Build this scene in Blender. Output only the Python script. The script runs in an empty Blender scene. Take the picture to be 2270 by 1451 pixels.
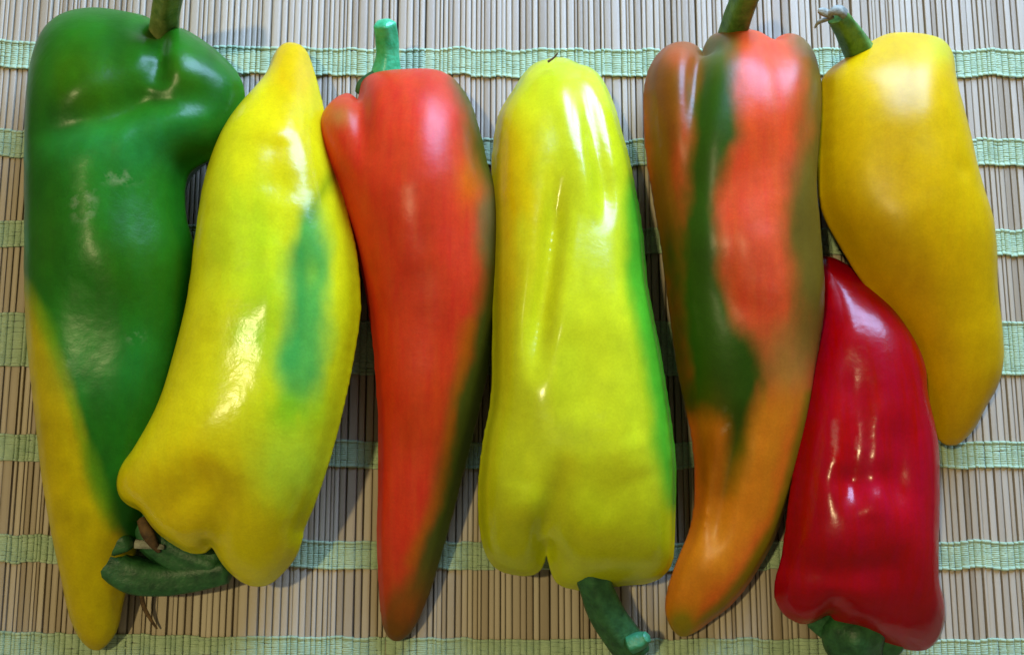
import bpy, math, random
import numpy as np
from mathutils import Vector, Matrix

# ------------------------------------------------------------------ camera, light, exposure
scene = bpy.context.scene
PXW, PXH, FPX, MPP = 2270.0, 1451.0, 2100.0, 0.00015      # photo size, focal length in photo pixels, metres per pixel on the mat
TILT = math.radians(8.5)
CAM = Vector((0.0, -math.sin(TILT), math.cos(TILT))) * (FPX * MPP)
cam_data = bpy.data.cameras.new('camera')
cam_data.sensor_width = 36.0
cam_data.lens = 36.0 * FPX / PXW
cam_data.clip_start = 0.01
cam_data.clip_end = 20.0
cam = bpy.data.objects.new('camera', cam_data)
cam.location = CAM
cam.rotation_euler = (TILT, 0, 0)
scene.collection.objects.link(cam)
scene.camera = cam

world = bpy.data.worlds.new('World')
scene.world = world
world.use_nodes = True
world.node_tree.nodes['Background'].inputs[0].default_value = (1.0, 0.88, 0.66, 1)
world.node_tree.nodes['Background'].inputs[1].default_value = 0.175

def area(name, loc, target, sx, sy, power, colour, shape='RECTANGLE'):
    d = bpy.data.lights.new(name, 'AREA')
    d.shape = shape; d.size = sx; d.size_y = sy
    d.energy = power; d.color = colour
    o = bpy.data.objects.new(name, d)
    o.location = loc
    o.rotation_euler = (Vector(target) - Vector(loc)).to_track_quat('-Z', 'Y').to_euler()
    scene.collection.objects.link(o)
    return o
# warm ceiling lamp, up and to the left
area('ceiling_lamp', (-0.42, 0.08, 1.20), (0, 0, 0), 0.06, 0.06, 6.9, (1.0, 0.81, 0.42), 'DISK')
# cool window beyond the far edge of the mat: two casements
for wx in (0.15, 0.36):
    area('window_light', (wx, 0.56, 0.30), (0.05, 0.05, 0.02), 0.18, 0.40, 7.6, (0.37, 0.57, 1.0))

scene.view_settings.view_transform = 'Standard'
scene.view_settings.look = 'None'
scene.view_settings.gamma = 1.0
scene.view_settings.use_curve_mapping = False
scene.view_settings.exposure = 0.0
scene.render.resolution_x, scene.render.resolution_y = 1024, 654
scene.cycles.use_denoising = True

# ------------------------------------------------------------------ helpers
CT, ST = math.cos(TILT), math.sin(TILT)
def at(px, py, z=0.0):
    """pixel of the photograph -> point of the place at height z (metres)"""
    dx = (px - PXW / 2) / FPX; dy = -(py - PXH / 2) / FPX
    d = (dx, dy * CT + ST, dy * ST - CT)
    k = (z - CAM.z) / d[2]
    return (CAM.x + k * d[0], CAM.y + k * d[1], z)
def plan_px(X, Y, z):
    """point of the plan at reference height z -> measuring grid used to write down patches"""
    rx, ry, rz = X - CAM.x, Y - CAM.y, z - CAM.z
    yc = ry * CT + rz * ST; zc = -ry * ST + rz * CT
    return PXW / 2 + FPX * rx / -zc, PXH / 2 - FPX * yc / -zc
def lin(r, g, b):
    f = lambda c: (c / 255 / 12.92) if c <= 10 else ((c / 255 + 0.055) / 1.055) ** 2.4
    return np.array([f(r), f(g), f(b)])

def blur(a, n, axis):
    k = np.exp(-0.5 * (np.arange(-3 * n, 3 * n + 1) / n) ** 2); k /= k.sum()
    p = [(0, 0)] * a.ndim; p[axis] = (3 * n, 3 * n)
    b = np.pad(a, p, mode='edge')
    return np.apply_along_axis(lambda v: np.convolve(v, k, 'valid'), axis, b)
def mesh_object(name, verts, faces, mat, parent=None, smooth=True):
    me = bpy.data.meshes.new(name)
    me.from_pydata([tuple(v) for v in verts], [], [tuple(f) for f in faces])
    me.update()
    if smooth:
        me.shade_smooth()
    me.materials.append(mat)
    o = bpy.data.objects.new(name, me)
    scene.collection.objects.link(o)
    if parent:
        o.parent = parent
        o.matrix_parent_inverse = Matrix.Translation(-parent.location)
    return o

class NT:
    def __init__(self, name):
        self.m = bpy.data.materials.new(name); self.m.use_nodes = True
        self.t = self.m.node_tree; self.n = self.t.nodes; self.b = self.n['Principled BSDF']
    def add(self, kind, **kw):
        x = self.n.new(kind)
        for k, v in kw.items():
            if k.startswith('i_'):
                x.inputs[k[2:].replace('_', ' ')].default_value = v
            else:
                setattr(x, k, v)
        return x
    def link(self, a, b):
        self.t.links.new(a, b)
    def math(self, op, a, b=None):
        x = self.n.new('ShaderNodeMath'); x.operation = op
        for i, v in enumerate((a, b)):
            if v is None: continue
            if isinstance(v, (int, float)): x.inputs[i].default_value = v
            else: self.link(v, x.inputs[i])
        return x.outputs[0]
    def noise(self, vec, scale, detail=3, rough=0.55):
        x = self.add('ShaderNodeTexNoise'); x.inputs['Scale'].default_value = scale
        x.inputs['Detail'].default_value = detail; x.inputs['Roughness'].default_value = rough
        self.link(vec, x.inputs['Vector']); return x.outputs['Fac']
    def ramp(self, fac, stops):
        x = self.add('ShaderNodeValToRGB'); e = x.color_ramp.elements
        while len(e) < len(stops): e.new(0.5)
        for el, (p, c) in zip(e, stops):
            el.position = p; el.color = (*c, 1) if len(c) == 3 else c
        self.link(fac, x.inputs[0]); return x.outputs[0]
    def mix(self, fac, a, b, blend='MIX'):
        x = self.add('ShaderNodeMix', data_type='RGBA', blend_type=blend)
        for s, v in ((0, fac), (6, a), (7, b)):
            if isinstance(v, (int, float)): x.inputs[s].default_value = v
            elif isinstance(v, (tuple, list)): x.inputs[s].default_value = (*v, 1)
            else: self.link(v, x.inputs[s])
        return x.outputs[2]

# ------------------------------------------------------------------ materials
def pepper_material(name, rough, wave=0.35, sss=0.12, coat=0.0, spec=0.5):
    k = NT(name)
    tc = k.add('ShaderNodeTexCoord').outputs['Object']
    pig = k.add('ShaderNodeAttribute', attribute_name='pigment_and_light').outputs['Color']
    scar = k.add('ShaderNodeAttribute', attribute_name='scar').outputs['Fac']
    n1 = k.noise(tc, 70, 4); n2 = k.noise(tc, 420, 3)
    mp = k.add('ShaderNodeMapping'); mp.inputs['Scale'].default_value = (420, 34, 200); k.link(tc, mp.inputs['Vector'])
    streak = k.noise(mp.outputs[0], 1.0, 4, 0.6); pore = k.noise(tc, 1500, 2)
    hsv = k.add('ShaderNodeHueSaturation')
    k.link(pig, hsv.inputs['Color'])
    val = k.math('ADD', k.math('ADD', k.math('MULTIPLY', n1, 0.24), k.math('MULTIPLY', n2, 0.18)), 0.62)
    val = k.math('ADD', val, k.math('MULTIPLY', streak, 0.06)); val = k.math('ADD', val, k.math('MULTIPLY', pore, 0.28))
    k.link(val, hsv.inputs['Value'])
    k.link(k.math('ADD', k.math('MULTIPLY', streak, 0.016), 0.492), hsv.inputs['Hue'])
    # corky flecks and pale specks where the skin is scarred
    n3 = k.noise(tc, 300, 4)
    fleck = k.math('MULTIPLY', scar, k.ramp(n3, [(0.50, (0, 0, 0)), (0.66, (1, 1, 1))]))
    col = k.mix(k.math('MULTIPLY', fleck, 0.20), hsv.outputs['Color'], tuple(lin(200, 185, 140)))
    k.link(col, k.b.inputs['Base Color'])
    k.b.inputs['IOR'].default_value = 1.38
    k.b.inputs['Specular IOR Level'].default_value = spec
    k.b.inputs['Subsurface Weight'].default_value = sss
    k.b.inputs['Subsurface Radius'].default_value = (1.0, 0.8, 0.15)
    k.b.inputs['Subsurface Scale'].default_value = 0.002
    k.b.inputs['Coat Weight'].default_value = coat
    k.b.inputs['Coat Roughness'].default_value = 0.08
    nr = k.noise(tc, 160, 3)
    k.link(k.math('ADD', k.math('MULTIPLY', nr, 0.16), rough - 0.08), k.b.inputs['Roughness'])
    bp = k.add('ShaderNodeBump'); bp.inputs['Strength'].default_value = wave; bp.inputs['Distance'].default_value = 0.0009
    hgt = k.math('ADD', k.math('MULTIPLY', k.noise(tc, 95, 2), 0.55), k.math('MULTIPLY', k.noise(tc, 700, 3), 0.09))
    hgt = k.math('ADD', hgt, k.math('MULTIPLY', fleck, 0.03))
    k.link(hgt, bp.inputs['Height'])
    k.link(bp.outputs['Normal'], k.b.inputs['Normal'])
    return k.m

def stem_material(name, c1, c2, rough=0.5):
    k = NT(name)
    tc = k.add('ShaderNodeTexCoord').outputs['Object']
    n = k.noise(tc, 260, 5, 0.65)
    k.link(k.ramp(n, [(0.3, tuple(lin(*c1))), (0.72, tuple(lin(*c2)))]), k.b.inputs['Base Color'])
    k.b.inputs['Roughness'].default_value = rough
    bp = k.add('ShaderNodeBump'); bp.inputs['Strength'].default_value = 0.5; bp.inputs['Distance'].default_value = 0.0006
    k.link(k.noise(tc, 700, 4), bp.inputs['Height']); k.link(bp.outputs['Normal'], k.b.inputs['Normal'])
    return k.m

def bamboo_material():
    k = NT('bamboo')
    tc = k.add('ShaderNodeTexCoord').outputs['Object']
    rnd = k.add('ShaderNodeObjectInfo').outputs['Random']
    mp = k.add('ShaderNodeMapping'); mp.inputs['Scale'].default_value = (1500, 16, 1500)
    k.link(tc, mp.inputs['Vector'])
    off = k.add('ShaderNodeCombineXYZ'); k.link(k.math('MULTIPLY', rnd, 300), off.inputs[0]); k.link(k.math('MULTIPLY', rnd, 77), off.inputs[1])
    va = k.add('ShaderNodeVectorMath', operation='ADD'); k.link(mp.outputs[0], va.inputs[0]); k.link(off.outputs[0], va.inputs[1])
    grain = k.noise(va.outputs[0], 1.0, 4)
    base = k.ramp(rnd, [(0.0, tuple(lin(156, 141, 114))), (0.35, tuple(lin(182, 169, 142))), (0.7, tuple(lin(196, 185, 160))), (1.0, tuple(lin(168, 154, 128)))])
    col = k.mix(0.75, base, k.ramp(grain, [(0.3, (0.55, 0.52, 0.46)), (0.58, (1, 1, 1))]), 'MULTIPLY')
    k.link(col, k.b.inputs['Base Color'])
    k.b.inputs['Roughness'].default_value = 0.42
    bp = k.add('ShaderNodeBump'); bp.inputs['Strength'].default_value = 0.4; bp.inputs['Distance'].default_value = 0.0002
    k.link(grain, bp.inputs['Height']); k.link(bp.outputs['Normal'], k.b.inputs['Normal'])
    return k.m

def thread_material():
    k = NT('green_thread')
    tc = k.add('ShaderNodeTexCoord').outputs['Object']
    n = k.noise(tc, 180, 4); f = k.noise(tc, 2600, 2)
    c = k.ramp(n, [(0.3, tuple(lin(152, 178, 140))), (0.7, tuple(lin(178, 200, 158)))])
    c = k.mix(0.6, c, k.ramp(f, [(0.3, (0.72, 0.74, 0.70)), (0.65, (1, 1, 1))]), 'MULTIPLY')
    k.link(c, k.b.inputs['Base Color'])
    k.b.inputs['Roughness'].default_value = 0.75
    k.b.inputs['Sheen Weight'].default_value = 0.2
    return k.m

def table_material():
    k = NT('dark_table')
    tc = k.add('ShaderNodeTexCoord').outputs['Object']
    mp = k.add('ShaderNodeMapping'); mp.inputs['Scale'].default_value = (6, 60, 6); k.link(tc, mp.inputs['Vector'])
    k.link(k.ramp(k.noise(mp.outputs[0], 1.0, 6), [(0.3, tuple(lin(52, 36, 24))), (0.7, tuple(lin(88, 62, 40)))]), k.b.inputs['Base Color'])
    k.b.inputs['Roughness'].default_value = 0.45
    return k.m

# ------------------------------------------------------------------ setting: table top and the bamboo mat
rng = random.Random(11)
MAT_Z = 0.0                          # top of the sticks
STICK_H = 0.0016
t = 0.9
tv = [(-t, -t, -0.03), (t, -t, -0.03), (t, t, -0.03), (-t, t, -0.03), (-t, -t, -STICK_H - 0.0008), (t, -t, -STICK_H - 0.0008), (t, t, -STICK_H - 0.0008), (-t, t, -STICK_H - 0.0008)]
table = mesh_object('table_top', tv, [(4, 5, 6, 7), (3, 2, 1, 0), (0, 1, 5, 4), (1, 2, 6, 5), (2, 3, 7, 6), (3, 0, 4, 7)], table_material(), smooth=False)
table['kind'] = 'structure'

mat_root = bpy.data.objects.new('bamboo_mat', None)
mat_root.location = (0, 0, -STICK_H)
scene.collection.objects.link(mat_root)
mat_root['label'] = 'bamboo table mat of thin tan sticks bound by pale green thread bands'
mat_root['category'] = 'mat'

Y_TOP, Y_BOT = at(1135, -520)[1], at(1135, 1960)[1]
M_BAMBOO = bamboo_material()
def stick_mesh(seed):
    r = random.Random(seed)
    L = Y_TOP - Y_BOT; nl = 7; nc = 6
    vs, fs = [], []
    for i in range(nl):
        y = Y_BOT + L * i / (nl - 1)
        wob = r.uniform(-0.05, 0.05); dz = r.uniform(-0.07, 0.07) * STICK_H; sw = r.uniform(0.94, 1.03)
        for j in range(nc):
            a = math.pi * j / (nc - 1)
            vs.append((math.cos(a) * 0.5 * sw + wob, y, -STICK_H * 0.20 + math.sin(a) ** 0.5 * STICK_H * 0.20 + dz))
        vs.append((-0.5 * sw + wob, y, -STICK_H)); vs.append((0.5 * sw + wob, y, -STICK_H))
    m = nc + 2
    for i in range(nl - 1):
        for j in range(m - 2 + 1):
            if j == nc: continue
            fs.append((i * m + j, i * m + j + 1, (i + 1) * m + j + 1, (i + 1) * m + j))
        fs.append((i * m + m - 1, i * m, (i + 1) * m, (i + 1) * m + m - 1))
    me = bpy.data.meshes.new('bamboo_stick')
    me.from_pydata(vs, [], fs); me.update(); me.shade_smooth(); me.materials.append(M_BAMBOO)
    return me
stick_meshes = [stick_mesh(i) for i in range(9)]
sticks = []          # (centre, width, top height)
x = at(-480, 725)[0]
x_end = at(2750, 725)[0]
while x < x_end:
    w = MPP * rng.choice((7, 8, 10, 11, 12, 13, 13, 14, 15, 16, 18, 22))
    g = MPP * rng.choice((0.0, 0.0, 0.05, 0.1, 0.2, 0.4, 1.2))
    dz = rng.uniform(-0.00025, 0.0001)
    o = bpy.data.objects.new('bamboo_stick', rng.choice(stick_meshes))
    scene.collection.objects.link(o)
    o.parent = mat_root
    o.location = (x + w / 2, 0, STICK_H + dz)
    o.scale = (w, 1, 1)
    o.rotation_euler = (0, 0, rng.gauss(0, 0.0008))
    sticks.append((x + w / 2, w, dz))
    x += w + g

M_THREAD = thread_material()
def sag(px):
    return -20 * ((1300 - px) / 1300) ** 2 if px < 1300 else 0.0
xs, zs = [], []
for cx, w, dz in sticks:
    for u in (-0.56, -0.36, -0.12, 0.12, 0.36, 0.56):
        xs.append(cx + u * w)
        zs.append(dz + STICK_H * (0.10 - (0.42 if abs(u) > 0.5 else 0.10 if abs(u) > 0.3 else 0.0)))
xs, zs = np.array(xs), np.array(zs)
def thread_band(p0, p1, ridge_seed):
    r = np.random.default_rng(ridge_seed)
    n = max(6, int(round((p1 - p0) / 4.6)))
    vs, fs = [], []
    ns = 6
    pxs = 1135 + xs / MPP
    common = np.repeat(blur(r.normal(0, 3.5, len(sticks)), 1, 0), 6)
    sg = np.array([sag(p) for p in pxs])
    for i in range(n):
        pc = p0 + (i + 0.5) * (p1 - p0) / n
        y0 = at(1135, pc)[1]
        k = (at(1135, pc)[1] - at(1135, pc + 1)[1])
        rad = k * (p1 - p0) / n * 0.66
        edge = i in (0, n - 1)
        if edge: rad *= 1.15
        ys_c = common * k
        wobble = np.interp(np.arange(len(xs)), np.arange(0, len(xs), 6), r.normal(0, 0.22, len(np.arange(0, len(xs), 6)))) * rad
        ys = y0 - sg * k + wobble + ys_c
        z = zs + rad * (0.5 + (0.45 if edge else 0.0)) + r.normal(0, 0.07, len(xs)) * rad
        b = len(vs)
        for q in range(len(xs)):
            for s in range(ns):
                a = 2 * math.pi * s / ns
                vs.append((xs[q], ys[q] + math.cos(a) * rad, z[q] + math.sin(a) * rad * 0.5))
        for q in range(len(xs) - 1):
            for s in range(ns):
                fs.append((b + q * ns + s, b + q * ns + (s + 1) % ns, b + (q + 1) * ns + (s + 1) % ns, b + (q + 1) * ns + s))
    o = mesh_object('thread_band', vs, fs, M_THREAD, mat_root)
    return o
for i, (a, b) in enumerate(((-460, -345), (-285, -227), (-85, -28), (112, 171), (310, 368), (509, 565), (713, 830), (980, 1038), (1201, 1261), (1416, 1477), (1640, 1702), (1860, 1985))):
    thread_band(a, b, i)

# ------------------------------------------------------------------ pepper bodies: solids inflated from their plan outline
def closed_spline(pts, n=6):
    P = np.array(pts, float); N = len(P); out = []
    for i in range(N):
        p0, p1, p2, p3 = P[i - 1], P[i], P[(i + 1) % N], P[(i + 2) % N]
        for j in range(n):
            s = j / n
            out.append(0.5 * ((2 * p1) + (-p0 + p2) * s + (2 * p0 - 5 * p1 + 4 * p2 - p3) * s * s + (-p0 + 3 * p1 - 3 * p2 + p3) * s ** 3))
    return np.array(out)
def poly_sd(X, Y, P):
    """signed distance to polygon P (positive inside)"""
    d = np.full(X.shape, 1e9); inside = np.zeros(X.shape, bool)
    for i in range(len(P)):
        ax, ay = P[i - 1]; bx, by = P[i]
        ex, ey = bx - ax, by - ay; l2 = ex * ex + ey * ey + 1e-18
        s = np.clip(((X - ax) * ex + (Y - ay) * ey) / l2, 0, 1)
        d = np.minimum(d, (X - ax - s * ex) ** 2 + (Y - ay - s * ey) ** 2)
        if abs(ey) > 1e-12:
            c = ((ay > Y) != (by > Y)) & (X < ex * (Y - ay) / ey + ax)
            inside ^= c
    d = np.sqrt(d)
    return np.where(inside, d, -d)
def line_d(X, Y, P):
    """distance to an open polyline and the fraction along it"""
    best = np.full(X.shape, 1e9); frac = np.zeros(X.shape)
    n = len(P) - 1
    for i in range(n):
        ax, ay = P[i]; bx, by = P[i + 1]
        ex, ey = bx - ax, by - ay; l2 = ex * ex + ey * ey + 1e-18
        s = np.clip(((X - ax) * ex + (Y - ay) * ey) / l2, 0, 1)
        d = np.hypot(X - ax - s * ex, Y - ay - s * ey)
        m = d < best
        best = np.where(m, d, best); frac = np.where(m, (i + s) / n, frac)
    return best, frac
def smooth(a, e0, e1):
    s = np.clip((a - e0) / (e1 - e0), 0, 1); return s * s * (3 - 2 * s)
def vnoise(u, w, scale, seed, stretch=1.0):
    g = np.random.default_rng(seed).normal(0, 0.5, (97, 97))
    a = np.mod(u / scale, 96); b = np.mod(w / (scale * stretch), 96)
    i = a.astype(int); j = b.astype(int); a = a - i; b = b - j
    a = a * a * (3 - 2 * a); b = b * b * (3 - 2 * b)
    return g[i, j] * (1 - a) * (1 - b) + g[i + 1, j] * a * (1 - b) + g[i, j + 1] * (1 - a) * b + g[i + 1, j + 1] * a * b
def solve_inflate(cover, H, iters=900):
    """f with laplacian -2 inside the outline, 0 outside: sqrt(f) is a round section"""
    f = np.zeros_like(cover); pen = (1 - cover) * 6.0
    ii, jj = np.indices(cover.shape); red = ((ii + jj) % 2 == 0)[1:-1, 1:-1]; blk = ~red
    om = 1.93; den = 4 + pen[1:-1, 1:-1]; src = 2 * H * H * cover[1:-1, 1:-1]
    for _ in range(iters):
        for m in (red, blk):
            s = (f[2:, 1:-1] + f[:-2, 1:-1] + f[1:-1, 2:] + f[1:-1, :-2] + src) / den
            c = f[1:-1, 1:-1]
            c[m] += om * (s[m] - c[m])
    return np.maximum(f, 0)
def bil(A, u, v):
    u = np.clip(u, 0, A.shape[0] - 1.001); v = np.clip(v, 0, A.shape[1] - 1.001)
    i = u.astype(int); j = v.astype(int); a = u - i; b = v - j
    return (A[i, j] * (1 - a) * (1 - b) + A[i + 1, j] * a * (1 - b) + A[i, j + 1] * (1 - a) * b + A[i + 1, j + 1] * a * b)
def surface_net(F):
    nx, ny, nz = F.shape
    ins = F > 0
    acc = np.zeros((nx - 1, ny - 1, nz - 1, 3)); cnt = np.zeros((nx - 1, ny - 1, nz - 1))
    for ax in range(3):
        o1, o2 = [k for k in range(3) if k != ax]
        for a in (0, 1):
            for b in (0, 1):
                lo = [None] * 3; hi = [None] * 3
                lo[ax] = slice(0, -1); hi[ax] = slice(1, None)
                for o, s in ((o1, a), (o2, b)):
                    lo[o] = hi[o] = slice(s, F.shape[o] - 1 + s)
                A, B = F[tuple(lo)], F[tuple(hi)]
                m = (A > 0) != (B > 0)
                tt = np.where(m, A / np.where(m, A - B, 1), 0)
                acc[..., ax] += np.where(m, tt, 0); acc[..., o1] += m * a; acc[..., o2] += m * b
                cnt += m
    mask = cnt > 0
    idx = np.full(mask.shape, -1, int); idx[mask] = np.arange(mask.sum())
    base = np.argwhere(mask)
    V = base + acc[mask] / cnt[mask][:, None]
    quads = []
    for ax in range(3):
        o1, o2 = ((1, 2), (2, 0), (0, 1))[ax]
        lo = [slice(1, -1)] * 3; hi = [slice(1, -1)] * 3
        lo[ax] = slice(1, -2); hi[ax] = slice(2, -1)
        A, B = ins[tuple(lo)], ins[tuple(hi)]
        for flip in (False, True):
            e = np.argwhere(A & ~B if not flip else ~A & B) + 1
            def cell(d1, d2):
                c = e.copy(); c[:, o1] -= d1; c[:, o2] -= d2
                return idx[c[:, 0], c[:, 1], c[:, 2]]
            q = np.stack([cell(1, 1), cell(0, 1), cell(0, 0), cell(1, 0)], 1)
            quads.append(q if not flip else q[:, ::-1])
    return V, np.concatenate(quads)

H = 0.0006
def build_body(parent, outline, mat, creases=(), patches=(), base=(100, 100, 0), scars=(), top=0.9, bottom=0.9, lift=0.0, lift_end=0.0, zref=None, boxy=2.3, wavy=0.07, seed=0, profile=None, mottle=0.13):
    px = closed_spline(outline, 5)
    zmid = np.full(len(px), 0.02)
    for it in range(2):
        P = np.array([at(p[0], p[1], z)[:2] for p, z in zip(px, zmid)])
        cx = P[:, 0].mean()
        ca = math.cos(math.atan2(abs(cx - CAM.x), CAM.z - 0.02))
        P[:, 0] = cx + (P[:, 0] - cx) * (1 - (1 - ca) * 0.8)
        x0, y0 = P.min(0) - 5 * H; x1, y1 = P.max(0) + 5 * H
        nx, ny = int((x1 - x0) / H) + 1, int((y1 - y0) / H) + 1
        X, Y = np.meshgrid(x0 + np.arange(nx) * H, y0 + np.arange(ny) * H, indexing='ij')
        sd = poly_sd(X, Y, P)
        cover = np.clip(sd / H + 0.5, 0, 1)
        f = solve_inflate(cover, H, 350 if it == 0 else 600)
        f = blur(blur(f, 1, 0), 1, 1)
        h = np.sqrt(f)
        row = h.max(0)
        k = int(0.006 / H)
        dil = np.array([row[max(0, j - k):j + k + 1].max() for j in range(ny)])
        zrow = blur(dil, int(0.007 / H), 0) * bottom
        tt = np.linspace(1, 0, ny)                      # 1 at the near end of the photograph, 0 at the far one
        zrow = zrow + lift + (lift_end - lift) * tt
        zmid = np.interp(P[:, 1], y0 + np.arange(ny) * H, zrow)
    ref = zrow[None, :] + h * top
    U, W = plan_px(X, Y, ref)
    C = np.zeros_like(f)
    for pts, width, depth, *fade in creases:
        d, fr = line_d(U, W, pts)
        g = np.exp(-(d / width) ** 2) * depth
        if fade: g *= np.clip((1 - fr) / fade[0], 0, 1) if fade[0] > 0 else np.clip(fr / -fade[0], 0, 1)
        else: g *= smooth(fr, 0.0, 0.3) * smooth(1 - fr, 0.0, 0.3)
        C += g
    wr = np.random.default_rng(seed)
    for _ in range(14):                                  # slow swells of the flesh
        a = wr.uniform(0, 6.28); wl = wr.uniform(220, 620)
        C += wavy * 0.30 * np.sin((U * math.cos(a) * 1.3 + W * math.sin(a)) / wl * 6.28 + wr.uniform(0, 6.28))
    rs = blur(row, int(0.004 / H), 0)[None, :] + 1e-6    # flatter faces, fuller shoulders than a plain round section
    s_ = np.clip(h / rs, 0, 1); u_ = np.sqrt(1 - s_ * s_)
    hb = rs * np.power(np.clip(1 - u_ ** boxy, 0, 1), 1 / boxy)
    f2 = np.where(h > rs, h, hb) ** 2
    f2 = blur(blur(f2, 2, 0), 2, 1) * (sd > 3 * H) + f2 * (sd <= 3 * H)
    if profile:
        f2 = f2 * np.interp(W, [p[0] for p in profile], [p[1] for p in profile]) ** 2
    ft = f2 * np.clip(1 - C, 0.05, 2.0)
    # three soft passes so creases stay rounded
    ft = blur(blur(ft, 2, 0), 2, 1) * (sd > 3 * H) + ft * (sd <= 3 * H)
    ztop = float((np.sqrt(ft) * top + zrow[None, :]).max()) + 3 * H
    nz = int((ztop + 4 * H) / H) + 1
    zz = -3 * H + np.arange(nz) * H
    eps = (0.35 * H) ** 2
    def field(u, v, z):
        zc = np.interp(v, np.arange(ny), zrow)
        a = bil(ft, u, v); b = bil(f, u, v)
        q = z - zc
        return np.where(q > 0, a - (q / top) ** 2, b - (q / bottom) ** 2) - eps
    q = zz[None, None, :] - zrow[None, :, None]
    F = np.where(q > 0, ft[:, :, None] - (q / top) ** 2, f[:, :, None] - (q / bottom) ** 2) - eps
    # outside the outline keep falling so the surface is well placed
    F = F + np.minimum(sd, 0)[:, :, None] * 0.004
    V, Q = surface_net(F)
    for _ in range(3):
        u, v, z = V[:, 0], V[:, 1], zz[0] + V[:, 2] * H
        e = 0.5
        F0 = field(u, v, z)
        gx = (field(u + e, v, z) - field(u - e, v, z)) / (2 * e)
        gy = (field(u, v + e, z) - field(u, v - e, z)) / (2 * e)
        gz = (field(u, v, z + e * H) - field(u, v, z - e * H)) / (2 * e)
        g2 = gx * gx + gy * gy + gz * gz + 1e-12
        st = np.stack([F0 * gx / g2, F0 * gy / g2, F0 * gz / g2], 1)
        ln = np.linalg.norm(st, axis=1, keepdims=True)
        V = V - st * np.minimum(1, 0.6 / np.maximum(ln, 1e-9))
    # relax
    for _ in range(5):
        S = np.zeros_like(V); N = np.zeros(len(V))
        for a, b in ((0, 1), (1, 2), (2, 3), (3, 0)):
            for i, j in ((a, b), (b, a)):
                np.add.at(S, Q[:, i], V[Q[:, j]]); np.add.at(N, Q[:, i], 1)
        V = V * 0.5 + 0.5 * S / N[:, None]
    VW = np.stack([x0 + V[:, 0] * H, y0 + V[:, 1] * H, np.maximum(zz[0] + V[:, 2] * H, 0.0001)], 1)
    o = mesh_object('body', VW.tolist(), Q.tolist(), mat, parent)
    # pigment of the skin in plan, with some sheen and contact shade painted in
    u, w = plan_px(VW[:, 0], VW[:, 1], bil(ref, V[:, 0], V[:, 1]))
    col = np.tile(lin(*base), (len(VW), 1))
    rag = sum(vnoise(u, w, sc_, seed * 31 + q, 2.2) * am_ for q, (sc_, am_) in enumerate(((80, 1.1), (34, 0.6), (15, 0.28), (7, 0.14))))
    blot = sum(vnoise(u + 500, w + 900, sc_, seed * 57 + q, 1.6) * am_ for q, (sc_, am_) in enumerate(((90, 0.6), (40, 0.5), (18, 0.35))))
    for kind, pts, c, soft, *op in patches:
        al = op[0] if op else 1.0
        if kind == 'poly':
            m = smooth(poly_sd(u, w, closed_spline(pts, 3)) + rag * soft * 0.6, -soft * 1.2, soft * 1.2)
        elif kind == 'line':
            wd = op[1]; d, _ = line_d(u, w, pts); m = 1 - smooth(d + rag * soft * 0.6, wd - soft, wd + soft)
        else:
            (ex, ey), (rx, ry) = pts; m = np.clip(np.exp(-(((u - ex) / rx) ** 2 + ((w - ey) / ry) ** 2)) * (1 + 0.55 * rag), 0, 1)
        m = (m * al)[:, None]
        col = col * (1 - m) + lin(*c) * m
    col = col * np.clip(1 + mottle * blot, 0.6, 1.5)[:, None]
    sc = np.zeros(len(VW))
    for (ex, ey), (rx, ry), s in scars:
        sc = np.maximum(sc, s * np.exp(-(((u - ex) / rx) ** 2 + ((w - ey) / ry) ** 2) ** 2))
    sc *= VW[:, 2] > np.mean(zrow)
    me = o.data
    at1 = me.attributes.new('pigment_and_light', 'FLOAT_COLOR', 'POINT')
    at1.data.foreach_set('color', np.concatenate([col, np.ones((len(col), 1))], 1).astype(np.float32).ravel())
    at2 = me.attributes.new('scar', 'FLOAT', 'POINT')
    at2.data.foreach_set('value', sc.astype(np.float32))
    return o

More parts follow.
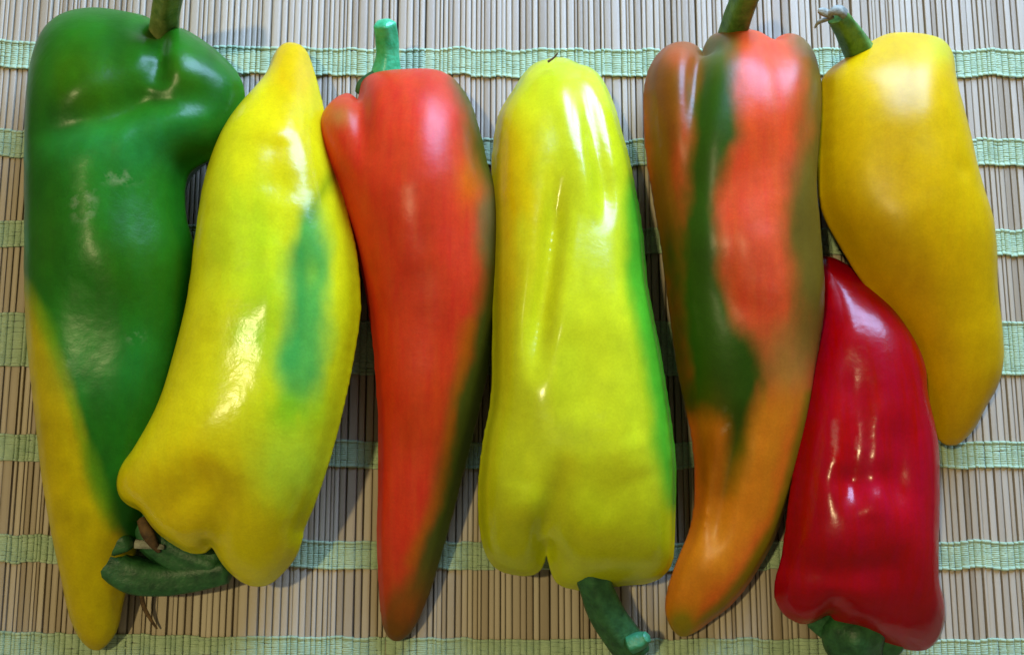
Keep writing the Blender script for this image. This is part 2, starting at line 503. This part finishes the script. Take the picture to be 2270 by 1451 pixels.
def tube(name, parent, path, mat, ridges=5, ridge=0.07, seg=24, flat=1.0, seed=0, cut=False):
    """path of (px, py, height m, radius in photo pixels); a tapered, fluted stalk"""
    r = np.random.default_rng(seed)
    P = np.array([[*at(a, b, c), d * MPP * (CAM.z - c) / CAM.z] for a, b, c, d in path])
    n = 8 * (len(P) - 1) + 1
    s = np.linspace(0, len(P) - 1, n)
    def cr(k):
        i = min(int(k), len(P) - 2); q = k - i
        p0, p1, p2, p3 = P[max(i - 1, 0)], P[i], P[i + 1], P[min(i + 2, len(P) - 1)]
        return 0.5 * ((2 * p1) + (-p0 + p2) * q + (2 * p0 - 5 * p1 + 4 * p2 - p3) * q * q + (-p0 + 3 * p1 - 3 * p2 + p3) * q ** 3)
    R = np.array([cr(k) for k in s])
    vs, fs = [], []
    up = np.array([0, 0, 1.0])
    ph = r.uniform(0, 6.28); jit = blur(r.normal(0, 0.05, n), 2, 0)
    # rounded ends: a few extra rings at each end
    rings = []
    for i in range(n):
        T = R[min(i + 1, n - 1), :3] - R[max(i - 1, 0), :3]; T /= np.linalg.norm(T) + 1e-12
        if i == 0:
            for q in (0.25, 0.7): rings.append((R[0, :3] - T * R[0, 3] * (1 - q) * 0.5, T, R[0, 3] * q, 0))
        rings.append((R[i, :3], T, R[i, 3] * (1 + jit[i]), i))
        if i == n - 1:
            for q in ((0.97, 0.88, 0.72, 0.5, 0.22) if not cut else (0.93, 0.80, 0.5, 0.1)):
                k = math.sqrt(max(0, 1 - q * q)) * 0.55 if not cut else (1 - q) * 0.12
                rings.append((R[-1, :3] + T * R[-1, 3] * k, T, R[-1, 3] * q, i))
    for c, T, rad, i in rings:
        A = np.cross(T, up); A /= np.linalg.norm(A) + 1e-12; B = np.cross(A, T)
        for j in range(seg):
            a = 2 * math.pi * j / seg
            k = rad * (1 + ridge * math.cos(ridges * a + ph + 0.05 * i) * (1 if rad > 0.7 * R[i, 3] else 0.3))
            vs.append(c + A * math.cos(a) * k + B * math.sin(a) * k * flat)
    for i in range(len(rings) - 1):
        for j in range(seg):
            fs.append((i * seg + j, i * seg + (j + 1) % seg, (i + 1) * seg + (j + 1) % seg, (i + 1) * seg + j))
    fs.append(tuple(range(seg))[::-1]); fs.append(tuple(range((len(rings) - 1) * seg, len(rings) * seg)))
    return mesh_object(name, vs, fs, mat, parent)

def pepper_root(px, py, label):
    o = bpy.data.objects.new('sweet_pepper', None)
    o.location = at(px, py, 0)
    scene.collection.objects.link(o)
    bpy.context.view_layer.update()
    o['label'] = label; o['category'] = 'pepper'; o['group'] = 'sweet peppers laid side by side on the mat'
    return o

M_STEM = stem_material('stem_green', (36, 88, 22), (96, 140, 54))
M_STEM_OLIVE = stem_material('stem_olive', (84, 108, 44), (140, 152, 86))
M_STEM_TEAL = stem_material('stem_teal', (36, 150, 92), (84, 200, 140), 0.3)
M_STEM_TIP = stem_material('stem_tip', (30, 104, 66), (66, 150, 104), 0.45)
M_STEM_DARK = stem_material('stem_dark', (14, 60, 24), (52, 108, 56))
M_DRY = stem_material('dried_grey', (70, 74, 58), (168, 170, 150), 0.8)
M_BROWN = stem_material('dried_brown', (48, 34, 16), (120, 92, 52), 0.8)

# --- long green pepper with a yellow flank
r1 = pepper_root(230, 720, 'long dark green pepper with a yellow streak down to its yellow tip')
build_body(r1, [(356, 108), (374, 72), (405, 69), (440, 88), (480, 115), (515, 145), (540, 175), (551, 210), (545, 255), (525, 300), (490, 340), (445, 360), (418, 382), (408, 415), (408, 455), (414, 495), (426, 530), (432, 575), (430, 640), (424, 720), (412, 800), (396, 880), (378, 960), (356, 1040), (334, 1110), (312, 1170), (292, 1230), (276, 1290), (264, 1345), (256, 1385), (240, 1415), (215, 1437), (190, 1426), (165, 1388), (148, 1332), (135, 1265), (120, 1200), (106, 1120), (95, 1040), (86, 950), (78, 870), (68, 780), (62, 700), (59, 620), (60, 520), (60, 420), (60, 330), (63, 240), (67, 180), (79, 120), (100, 76), (130, 48), (165, 33), (210, 25), (250, 28), (290, 35), (322, 43), (344, 64)],
    pepper_material('skin_green', 0.32, 0.6, spec=0.32), base=(30, 98, 14), top=0.86,
    creases=[([(355, 50), (348, 120), (325, 180)], 24, 0.8, 0.9), ([(0, 340), (160, 272), (310, 208), (440, 215), (540, 280)], 46, 0.46), ([(356, 120), (350, 190)], 40, 0.18), ([(250, 330), (300, 330)], 70, -0.08), ([(420, 330), (440, 420)], 60, 0.15), ([(300, 400), (330, 620), (300, 800)], 70, 0.08), ([(200, 360), (190, 640)], 60, -0.07)],
    patches=[('poly', [(20, 600), (62, 640), (110, 740), (150, 870), (185, 985), (215, 1080), (255, 1165), (310, 1230), (330, 1300), (300, 1470), (150, 1470), (60, 1300), (10, 900)], (184, 166, 0), 16),
             ('line', [(62, 640), (110, 740), (150, 870), (185, 985), (215, 1080), (250, 1160)], (104, 150, 10), 16, 0.6, 14),
             ('blob', ((250, 310), (160, 60)), (36, 122, 50), 0, 0.6), ('blob', ((230, 800), (120, 90)), (34, 118, 40), 0, 0.45), ('blob', ((190, 180), (110, 80)), (50, 92, 0), 0, 0.8), ('blob', ((420, 160), (60, 40)), (46, 92, 0), 0, 0.6), ('blob', ((300, 620), (120, 110)), (36, 84, 2), 0, 0.7), ('blob', ((110, 540), (40, 120)), (40, 90, 6), 0, 0.5)],  # bluish green blobs paint in window sheen, olive ones the skin without it
    seed=1, boxy=2.2, wavy=0.11, mottle=0.26, scars=[((265, 395), (45, 18), 0.9), ((190, 455), (30, 45), 0.9), ((300, 745), (22, 18), 0.8), ((150, 800), (22, 14), 0.5)])
tube('stem', r1, [(352, 120, 0.010, 26), (360, 78, 0.016, 32), (368, 25, 0.026, 31), (379, -35, 0.040, 33), (388, -62, 0.046, 34)], M_STEM_OLIVE, cut=True, seed=1)

# --- yellow pepper with a green patch, tip up, stalk end towards the viewer
r2 = pepper_root(560, 700, 'lime yellow pepper with a green patch and its pointed tip up')
build_body(r2, [(612, 128), (624, 106), (640, 97), (657, 100), (670, 106), (681, 122), (689, 147), (699, 182), (709, 222), (719, 268), (732, 330), (752, 410), (772, 490), (788, 560), (796, 640), (796, 700), (787, 760), (776, 820), (763, 880), (746, 950), (726, 1020), (706, 1080), (686, 1132), (669, 1170), (666, 1192), (655, 1225), (632, 1256), (608, 1280), (586, 1292), (560, 1292), (536, 1281), (514, 1262), (494, 1238), (470, 1198), (450, 1218), (418, 1216), (390, 1201), (364, 1184), (344, 1166), (330, 1148), (322, 1134), (310, 1122), (296, 1118), (279, 1110), (265, 1095), (259, 1074), (263, 1050), (275, 1025), (296, 1000), (330, 946), (352, 905), (370, 860), (388, 800), (405, 740), (419, 680), (428, 620), (435, 560), (445, 500), (455, 440), (470, 385), (490, 330), (515, 278), (545, 236), (575, 200), (598, 166)],
    pepper_material('skin_lime', 0.22, 0.6, spec=0.36), base=(206, 198, 16), top=0.90, lift=0.005, lift_end=0.004,
    creases=[([(468, 1250), (478, 1140), (520, 1050)], 32, 0.5, 0.8), ([(300, 1170), (360, 1125), (440, 1070), (490, 1030)], 44, 0.27), ([(560, 1150), (640, 1130)], 50, -0.1), ([(622, 300), (618, 360), (612, 460)], 44, 0.16), ([(600, 480), (596, 740)], 22, -0.07), ([(650, 480), (655, 860)], 34, 0.10), ([(530, 420), (500, 620), (440, 760)], 24, -0.06)],
    patches=[('blob', ((610, 330), (90, 130)), (214, 176, 0), 0, 0.8), ('blob', ((400, 1080), (170, 150)), (212, 188, 0), 0, 0.8), ('blob', ((580, 1200), (110, 110)), (204, 198, 0), 0, 0.8), ('blob', ((780, 760), (50, 330)), (196, 172, 0), 0, 0.8),
             ('blob', ((530, 540), (100, 230)), (182, 200, 24), 0, 0.85), ('blob', ((655, 150), (60, 90)), (208, 164, 0), 0, 0.85),
             ('blob', ((650, 740), (100, 250)), (150, 194, 26), 0, 0.75),
             ('poly', [(684, 470), (704, 520), (720, 580), (726, 650), (728, 720), (722, 790), (708, 850), (684, 890), (650, 900), (616, 860), (602, 790), (620, 730), (632, 660), (628, 590), (648, 530)], (58, 150, 60), 26, 0.9),
             ('line', [(664, 560), (656, 680), (640, 800)], (40, 138, 58), 20, 0.5, 18),
             ('blob', ((688, 606), (18, 30)), (130, 176, 40), 0, 0.45), ('blob', ((640, 910), (60, 46)), (130, 184, 20), 0, 0.8), ('blob', ((548, 745), (34, 52)), (118, 180, 24), 0, 0.75),
             ('blob', ((640, 1040), (90, 90)), (172, 204, 40), 0, 0.7), ('line', [(748, 380), (716, 430), (690, 480)], (70, 110, 10), 20, 0.7, 20)],  # the dark green line is contact shade beside the red pepper, painted in
    seed=2, boxy=2.3, profile=[(90, 1.05), (200, 1.2), (300, 1.24), (420, 1.06), (600, 0.90), (1300, 0.92)], scars=[])
st2 = tube('stem', r2, [(505, 1262, 0.009, 28), (430, 1276, 0.009, 32), (360, 1282, 0.010, 36), (295, 1272, 0.012, 39), (250, 1244, 0.014, 35), (246, 1212, 0.016, 27), (282, 1200, 0.017, 20)], M_STEM_DARK, ridges=4, ridge=0.09, seed=2)
tube('calyx', r2, [(330, 1130, 0.014, 30), (345, 1180, 0.013, 44), (400, 1222, 0.011, 46), (470, 1250, 0.010, 40)], M_STEM_DARK, ridges=7, ridge=0.12, flat=0.6, seed=3)
tube('dried_sepal', r2, [(312, 1150, 0.017, 9), (326, 1180, 0.019, 12), (340, 1204, 0.018, 9), (352, 1222, 0.016, 4)], M_BROWN, ridge=0.2, flat=0.5, seg=12, seed=33)
tube('dried_sepal', r2, [(240, 1290, 0.012, 11), (248, 1318, 0.009, 10), (260, 1350, 0.006, 7)], M_BROWN, ridge=0.1, flat=0.4, seg=10, seed=4)
tube('dried_sepal', r2, [(312, 1300, 0.008, 5), (318, 1340, 0.005, 5), (332, 1368, 0.003, 4), (348, 1392, 0.002, 2)], M_BROWN, ridge=0.1, flat=0.6, seg=8, seed=5)
tube('dried_sepal', r2, [(300, 1205, 0.016, 10), (330, 1208, 0.017, 8), (362, 1212, 0.017, 5)], M_DRY, ridge=0.1, flat=0.4, seg=10, seed=6)

# --- red pepper turning olive
r3 = pepper_root(930, 750, 'orange red pepper with an olive flank and short teal green stem')
build_body(r3, [(714, 286), (722, 258), (738, 234), (757, 219), (774, 213), (792, 232), (800, 232), (806, 192), (816, 176), (836, 168), (870, 164), (912, 161), (952, 160), (978, 166), (998, 178), (1015, 197), (1031, 222), (1043, 250), (1053, 287), (1063, 322), (1071, 362), (1084, 403), (1094, 431), (1099, 465), (1101, 510), (1099, 570), (1096, 630), (1091, 690), (1084, 750), (1075, 810), (1063, 870), (1049, 930), (1035, 985), (1020, 1045), (1005, 1105), (989, 1165), (970, 1232), (950, 1300), (931, 1350), (912, 1390), (894, 1411), (876, 1417), (862, 1407), (853, 1378), (848, 1325), (845, 1255), (844, 1180), (846, 1100), (848, 1000), (847, 920), (843, 850), (838, 780), (831, 720), (821, 650), (808, 590), (793, 530), (774, 470), (752, 410), (735, 368), (720, 326)],
    pepper_material('skin_red_orange', 0.36, spec=0.34), base=(194, 52, 20), top=0.88, lift=0.002,
    creases=[([(794, 195), (798, 260), (806, 370)], 22, 0.62, 0.8), ([(892, 840), (876, 1100), (884, 1380)], 26, 0.24), ([(960, 180), (980, 480)], 60, -0.08), ([(1010, 200), (1062, 420), (1058, 560)], 26, 0.12), ([(900, 430), (930, 620)], 60, -0.06), ([(868, 300), (880, 420)], 50, 0.06)],
    patches=[('blob', ((752, 260), (26, 26)), (170, 120, 50), 0, 0.7), ('blob', ((1050, 400), (34, 60)), (196, 90, 0), 0, 0.9), ('blob', ((960, 900), (70, 130)), (196, 62, 10), 0, 0.6),
             ('poly', [(1002, 165), (1034, 240), (1044, 330), (1066, 400), (1080, 430), (1062, 470), (1052, 540), (1070, 600), (1062, 660), (1044, 720), (1026, 800), (1008, 880), (994, 960), (982, 1040), (968, 1110), (944, 1180), (915, 1240), (890, 1290), (845, 1330), (820, 1450), (950, 1450), (1150, 1000), (1150, 200)], (66, 72, 14), 26),
             ('line', [(1044, 720), (1026, 800), (1008, 880), (994, 960), (982, 1040), (966, 1110), (940, 1180), (910, 1240)], (160, 86, 0), 16, 0.55, 12),
             ('blob', ((1076, 500), (24, 70)), (120, 96, 50), 0, 0.8), ('blob', ((885, 1350), (60, 90)), (140, 62, 10), 0, 0.9)],
    seed=3, boxy=2.3, scars=[((770, 300), (30, 30), 0.15)])
tube('stem', r3, [(858, 215, 0.010, 40), (858, 172, 0.013, 36), (860, 128, 0.016, 28), (858, 88, 0.019, 27), (853, 58, 0.022, 27)], M_STEM_TEAL, ridges=5, ridge=0.08, seed=7)
tube('calyx', r3, [(890, 168, 0.015, 14), (845, 168, 0.015, 18), (806, 186, 0.015, 14), (794, 204, 0.014, 8)], M_STEM_DARK, flat=0.5, seed=8)

# --- broad lime pepper, stalk end towards the viewer
r4 = pepper_root(1280, 720, 'broad glossy lime pepper with two round lobes at its stem end')
build_body(r4, [(1190, 145), (1217, 136), (1245, 132), (1266, 140), (1281, 149), (1304, 154), (1326, 176), (1340, 204), (1356, 245), (1368, 290), (1380, 331), (1389, 368), (1397, 410), (1407, 460), (1414, 508), (1420, 567), (1424, 625), (1432, 672), (1445, 738), (1458, 807), (1471, 890), (1481, 962), (1488, 1031), (1488, 1093), (1486, 1149), (1485, 1205), (1482, 1242), (1471, 1264), (1448, 1281), (1418, 1287), (1373, 1289), (1326, 1293), (1292, 1299), (1266, 1297), (1245, 1290), (1229, 1270), (1212, 1200), (1198, 1256), (1174, 1268), (1146, 1267), (1116, 1260), (1096, 1246), (1083, 1222), (1074, 1184), (1069, 1124), (1070, 1078), (1074, 1031), (1082, 970), (1094, 915), (1100, 855), (1102, 740), (1103, 630), (1101, 505), (1098, 422), (1099, 360), (1105, 298), (1114, 257), (1131, 226), (1148, 200), (1165, 170)],
    pepper_material('skin_lime_glossy', 0.20, 0.3, spec=0.5), base=(182, 188, 22), top=0.86,
    creases=[([(1240, 330), (1230, 480), (1216, 600), (1196, 720), (1180, 880)], 26, 0.62), ([(1210, 1290), (1205, 1190), (1236, 1090), (1270, 1010)], 30, 0.85, 0.9), ([(1130, 1190), (1140, 1120), (1150, 1060)], 50, -0.08), ([(1270, 1180), (1300, 1200), (1400, 1190)], 46, -0.10), ([(1282, 130), (1306, 230), (1338, 400), (1350, 520)], 18, 0.24), ([(1232, 140), (1262, 250), (1290, 360), (1312, 500)], 26, -0.16), ([(1320, 190), (1350, 300), (1372, 420)], 16, -0.12),
             ([(1396, 430), (1402, 600), (1418, 740), (1446, 900), (1462, 1010), (1478, 1090)], 16, 0.25), ([(1260, 700), (1300, 960)], 60, 0.08), ([(1270, 1060), (1380, 1130)], 60, 0.10), ([(1390, 960), (1430, 1060)], 46, -0.10), ([(1150, 1170), (1140, 1100)], 60, -0.08), ([(1330, 1210), (1420, 1200)], 60, -0.05)],
    patches=[('blob', ((1150, 420), (80, 240)), (200, 168, 0), 0, 0.9), ('blob', ((1300, 560), (80, 300)), (192, 198, 24), 0, 0.7), ('blob', ((1280, 1200), (220, 130)), (176, 188, 2), 0, 0.6), ('blob', ((1330, 230), (60, 120)), (200, 196, 20), 0, 0.6),
             ('poly', [(1388, 440), (1390, 520), (1386, 620), (1402, 720), (1424, 800), (1442, 900), (1454, 1000), (1470, 1080), (1492, 1120), (1540, 1060), (1500, 800), (1450, 500), (1410, 400)], (76, 160, 30), 18)],
    seed=4, boxy=2.4, wavy=0.10, mottle=0.16, profile=[(120, 0.84), (300, 0.86), (560, 0.96), (720, 1.0)], scars=[((1330, 960), (22, 60), 0.12)])
st4 = tube('stem', r4, [(1300, 1240, 0.018, 34), (1322, 1300, 0.016, 35), (1348, 1360, 0.013, 37), (1385, 1415, 0.011, 38), (1408, 1448, 0.010, 38)], M_STEM_DARK, cut=True, seed=9)
tube('broken_tip', st4, [(1395, 1428, 0.016, 20), (1420, 1418, 0.017, 18), (1432, 1412, 0.018, 13)], M_STEM_TIP, ridge=0.06, seed=10)
tube('dried_style', r4, [(1215, 137, 0.022, 3), (1228, 128, 0.023, 2.2), (1236, 118, 0.024, 1.6)], M_BROWN, seg=8, seed=11)

# --- red, green and orange marbled pepper
r5 = pepper_root(1650, 720, 'marbled pepper in dark green, orange and red with a narrow orange tip')
build_body(r5, [(1433, 193), (1443, 155), (1460, 127), (1481, 107), (1506, 99), (1532, 102), (1545, 112), (1557, 146), (1566, 108), (1578, 86), (1600, 76), (1627, 72), (1660, 73), (1690, 82), (1712, 106), (1732, 86), (1754, 78), (1775, 85), (1791, 106), (1804, 138), (1812, 180), (1814, 228), (1812, 285), (1806, 350), (1802, 410), (1804, 460), (1811, 510), (1814, 556), (1820, 622), (1819, 691), (1810, 753), (1800, 812), (1792, 870), (1782, 925), (1772, 975), (1760, 1025), (1743, 1090), (1726, 1143), (1704, 1200), (1674, 1253), (1643, 1300), (1609, 1338), (1573, 1366), (1544, 1389), (1515, 1406), (1498, 1400), (1484, 1378), (1477, 1348), (1482, 1310), (1494, 1272), (1511, 1230), (1530, 1187), (1541, 1147), (1547, 1090), (1546, 1033), (1540, 968), (1529, 915), (1517, 862), (1504, 795), (1493, 708), (1481, 615), (1470, 530), (1458, 465), (1449, 413), (1440, 362), (1434, 300), (1431, 245)],
    pepper_material('skin_marbled', 0.36, spec=0.32), base=(208, 72, 28), top=0.86, lift=0.001,
    creases=[([(1556, 90), (1546, 200), (1532, 330), (1520, 520)], 26, 0.58, 0.8), ([(1712, 80), (1728, 150), (1736, 260)], 26, 0.25, 0.8), ([(1652, 880), (1630, 980), (1612, 1070), (1590, 1170), (1562, 1280)], 24, 0.56), ([(1690, 960), (1640, 1140)], 30, -0.08), ([(1640, 340), (1606, 470), (1612, 640), (1660, 760)], 28, 0.12), ([(1690, 480), (1700, 700)], 46, -0.10), ([(1545, 1280), (1600, 1200)], 40, -0.06)],
    patches=[('blob', ((1690, 300), (70, 180)), (200, 64, 8), 0, 0.8), ('blob', ((1690, 560), (50, 150)), (206, 78, 44), 0, 0.7),
             ('poly', [(1650, 790), (1700, 765), (1770, 740), (1830, 720), (1810, 900), (1700, 900)], (150, 104, 40), 64),
             ('poly', [(1690, 850), (1760, 850), (1800, 880), (1760, 1050), (1700, 1200), (1600, 1330), (1500, 1420), (1440, 1380), (1500, 1200), (1520, 1050), (1510, 880), (1600, 900)], (196, 116, 18), 52),
             ('poly', [(1762, 90), (1790, 60), (1850, 120), (1850, 860), (1800, 880), (1780, 700), (1762, 640), (1752, 520), (1748, 430), (1772, 320), (1784, 200)], (96, 80, 20), 32),
             ('poly', [(1430, 440), (1520, 440), (1530, 700), (1540, 900), (1480, 880), (1440, 600)], (74, 66, 4), 44), ('poly', [(1400, 80), (1556, 80), (1552, 160), (1530, 300), (1516, 400), (1500, 500), (1440, 500), (1410, 300)], (120, 70, 8), 40),
             ('poly', [(1560, 100), (1580, 70), (1618, 60), (1630, 140), (1640, 220), (1646, 300), (1622, 340), (1602, 400), (1596, 480), (1604, 560), (1610, 640), (1626, 700), (1652, 740), (1690, 790), (1702, 840), (1684, 890), (1666, 930), (1644, 1000), (1622, 1060), (1612, 1090), (1612, 1040), (1622, 980), (1606, 930), (1560, 905), (1530, 890), (1512, 800), (1500, 650), (1500, 520), (1516, 440), (1522, 330), (1540, 200)], (42, 74, 4), 24),
             ('line', [(1795, 880), (1770, 985), (1745, 1080), (1715, 1170), (1660, 1265), (1600, 1340), (1520, 1400)], (100, 112, 8), 12, 0.8, 9),
             ('blob', ((1508, 1385), (32, 36)), (128, 122, 10), 0, 0.9), ('blob', ((1576, 1040), (40, 110)), (152, 80, 0), 0, 0.8), ('blob', ((1600, 110), (34, 50)), (92, 88, 28), 0, 0.7), ('blob', ((1500, 125), (40, 30)), (190, 84, 40), 0, 0.5)],
    seed=5, boxy=2.4, scars=[((1612, 945), (14, 40), 0.9), ((1700, 640), (40, 60), 0.15)])
tube('stem', r5, [(1614, 120, 0.012, 30), (1624, 80, 0.016, 33), (1639, 32, 0.024, 32), (1660, -20, 0.033, 33), (1676, -50, 0.038, 34)], M_STEM, cut=True, seed=12)

# --- red pepper below
r7 = pepper_root(1900, 1050, 'glossy crimson red pepper with a wide dented stem end')
build_body(r7, [(1797, 600), (1806, 580), (1820, 573), (1835, 575), (1856, 583), (1888, 603), (1915, 627), (1943, 655), (1970, 686), (1998, 724), (2020, 758), (2036, 789), (2045, 817), (2048, 842), (2048, 866), (2054, 903), (2064, 941), (2071, 988), (2074, 1053), (2073, 1122), (2070, 1191), (2069, 1243), (2074, 1288), (2084, 1316), (2090, 1342), (2091, 1374), (2084, 1408), (2067, 1430), (2043, 1437), (2015, 1431), (1981, 1422), (1946, 1407), (1912, 1394), (1884, 1381), (1858, 1374), (1834, 1350), (1784, 1374), (1754, 1369), (1732, 1354), (1718, 1333), (1713, 1309), (1718, 1278), (1730, 1243), (1739, 1191), (1748, 1122), (1756, 1071), (1765, 1010), (1774, 960), (1786, 896), (1797, 827), (1805, 769), (1810, 707), (1808, 660), (1800, 628)],
    pepper_material('skin_crimson', 0.22, 0.5, sss=0.08, spec=0.45), base=(152, 0, 12), top=0.84, lift=0.004, lift_end=0.0005,
    creases=[([(1890, 740), (1905, 980), (1880, 1180)], 36, 0.40), ([(1990, 900), (1996, 1040), (1992, 1170)], 30, 0.28), ([(1690, 1250), (1860, 1268), (2040, 1250)], 36, 0.30), ([(1830, 1400), (1866, 1310)], 28, 0.5), ([(1850, 1000), (1856, 1120)], 30, -0.10), ([(1990, 1080), (1992, 1240)], 36, -0.08), ([(1920, 1130), (1925, 1240)], 40, 0.10), ([(1800, 1050), (1900, 1070), (2030, 1045)], 34, 0.20), ([(1870, 660), (1900, 800)], 30, -0.06), ([(1800, 1315), (1960, 1350)], 30, -0.06)],
    patches=[('blob', ((1980, 1150), (90, 240)), (160, 4, 28), 0, 0.7)],
    seed=6, boxy=2.6, profile=[(560, 1.2), (700, 1.1), (860, 1.0)], scars=[((1848, 980), (10, 56), 0.5), ((1905, 1000), (5, 40), 0.6), ((1905, 790), (16, 26), 0.25)])
tube('stem', r7, [(1885, 1370, 0.012, 56), (1890, 1415, 0.010, 60), (1902, 1460, 0.009, 46), (1914, 1510, 0.009, 38), (1928, 1565, 0.009, 36)], M_STEM_DARK, cut=True, seed=13)
tube('calyx', r7, [(1800, 1364, 0.010, 26), (1856, 1386, 0.008, 38), (1930, 1404, 0.008, 42), (1990, 1424, 0.009, 26)], M_STEM_DARK, flat=0.6, seed=14)

# --- yellow pepper, upper right
r6 = pepper_root(2030, 520, 'matte golden yellow pepper tapering to a point, green stem curled back')
build_body(r6, [(1811, 186), (1829, 162), (1853, 145), (1888, 124), (1922, 103), (1953, 86), (1984, 78), (2019, 80), (2053, 84), (2080, 90), (2096, 101), (2106, 121), (2112, 148), (2111, 179), (2115, 207), (2124, 248), (2135, 286), (2145, 320), (2152, 355), (2161, 389), (2174, 431), (2188, 465), (2198, 493), (2203, 530), (2207, 586), (2210, 655), (2219, 707), (2225, 758), (2225, 808), (2217, 845), (2204, 870), (2185, 900), (2166, 938), (2147, 962), (2126, 980), (2105, 982), (2088, 972), (2076, 951), (2066, 915), (2052, 862), (2036, 806), (2008, 745), (1970, 692), (1933, 646), (1896, 602), (1864, 553), (1838, 512), (1818, 476), (1806, 435), (1803, 380), (1804, 310), (1807, 245)],
    pepper_material('skin_golden', 0.34, 0.25, spec=0.28), base=(200, 160, 0), top=0.86, lift=0.002, lift_end=0.004,
    creases=[([(2150, 372), (2120, 380)], 24, 0.10), ([(1890, 200), (1880, 420)], 70, -0.04), ([(2040, 110), (2080, 300)], 40, -0.06), ([(1990, 260), (2010, 480)], 70, 0.05), ([(2120, 700), (2140, 880)], 50, -0.05)],
    patches=[('blob', ((2085, 110), (40, 36)), (184, 180, 30), 0, 0.7), ('blob', ((2020, 500), (110, 260)), (196, 152, 0), 0, 0.6)],
    seed=7, boxy=2.2, scars=[])
st6 = tube('stem', r6, [(1925, 140, 0.014, 34), (1906, 116, 0.018, 32), (1888, 84, 0.023, 28), (1868, 52, 0.029, 25), (1852, 34, 0.033, 22)], M_STEM, seed=15, cut=True)
tube('dried_tip', st6, [(1874, 34, 0.036, 10), (1860, 24, 0.037, 12), (1845, 27, 0.037, 9), (1836, 36, 0.036, 5)], M_DRY, ridge=0.2, flat=0.6, seg=12, seed=16)
tube('dried_tip', st6, [(1842, 36, 0.036, 7), (1828, 28, 0.036, 10), (1816, 24, 0.036, 6)], M_DRY, ridge=0.2, flat=0.6, seg=12, seed=17)
tube('dried_tip', st6, [(1846, 34, 0.035, 7), (1828, 44, 0.034, 5), (1814, 50, 0.033, 4), (1806, 62, 0.032, 2)], M_DRY, ridge=0.2, flat=0.4, seg=10, seed=18)
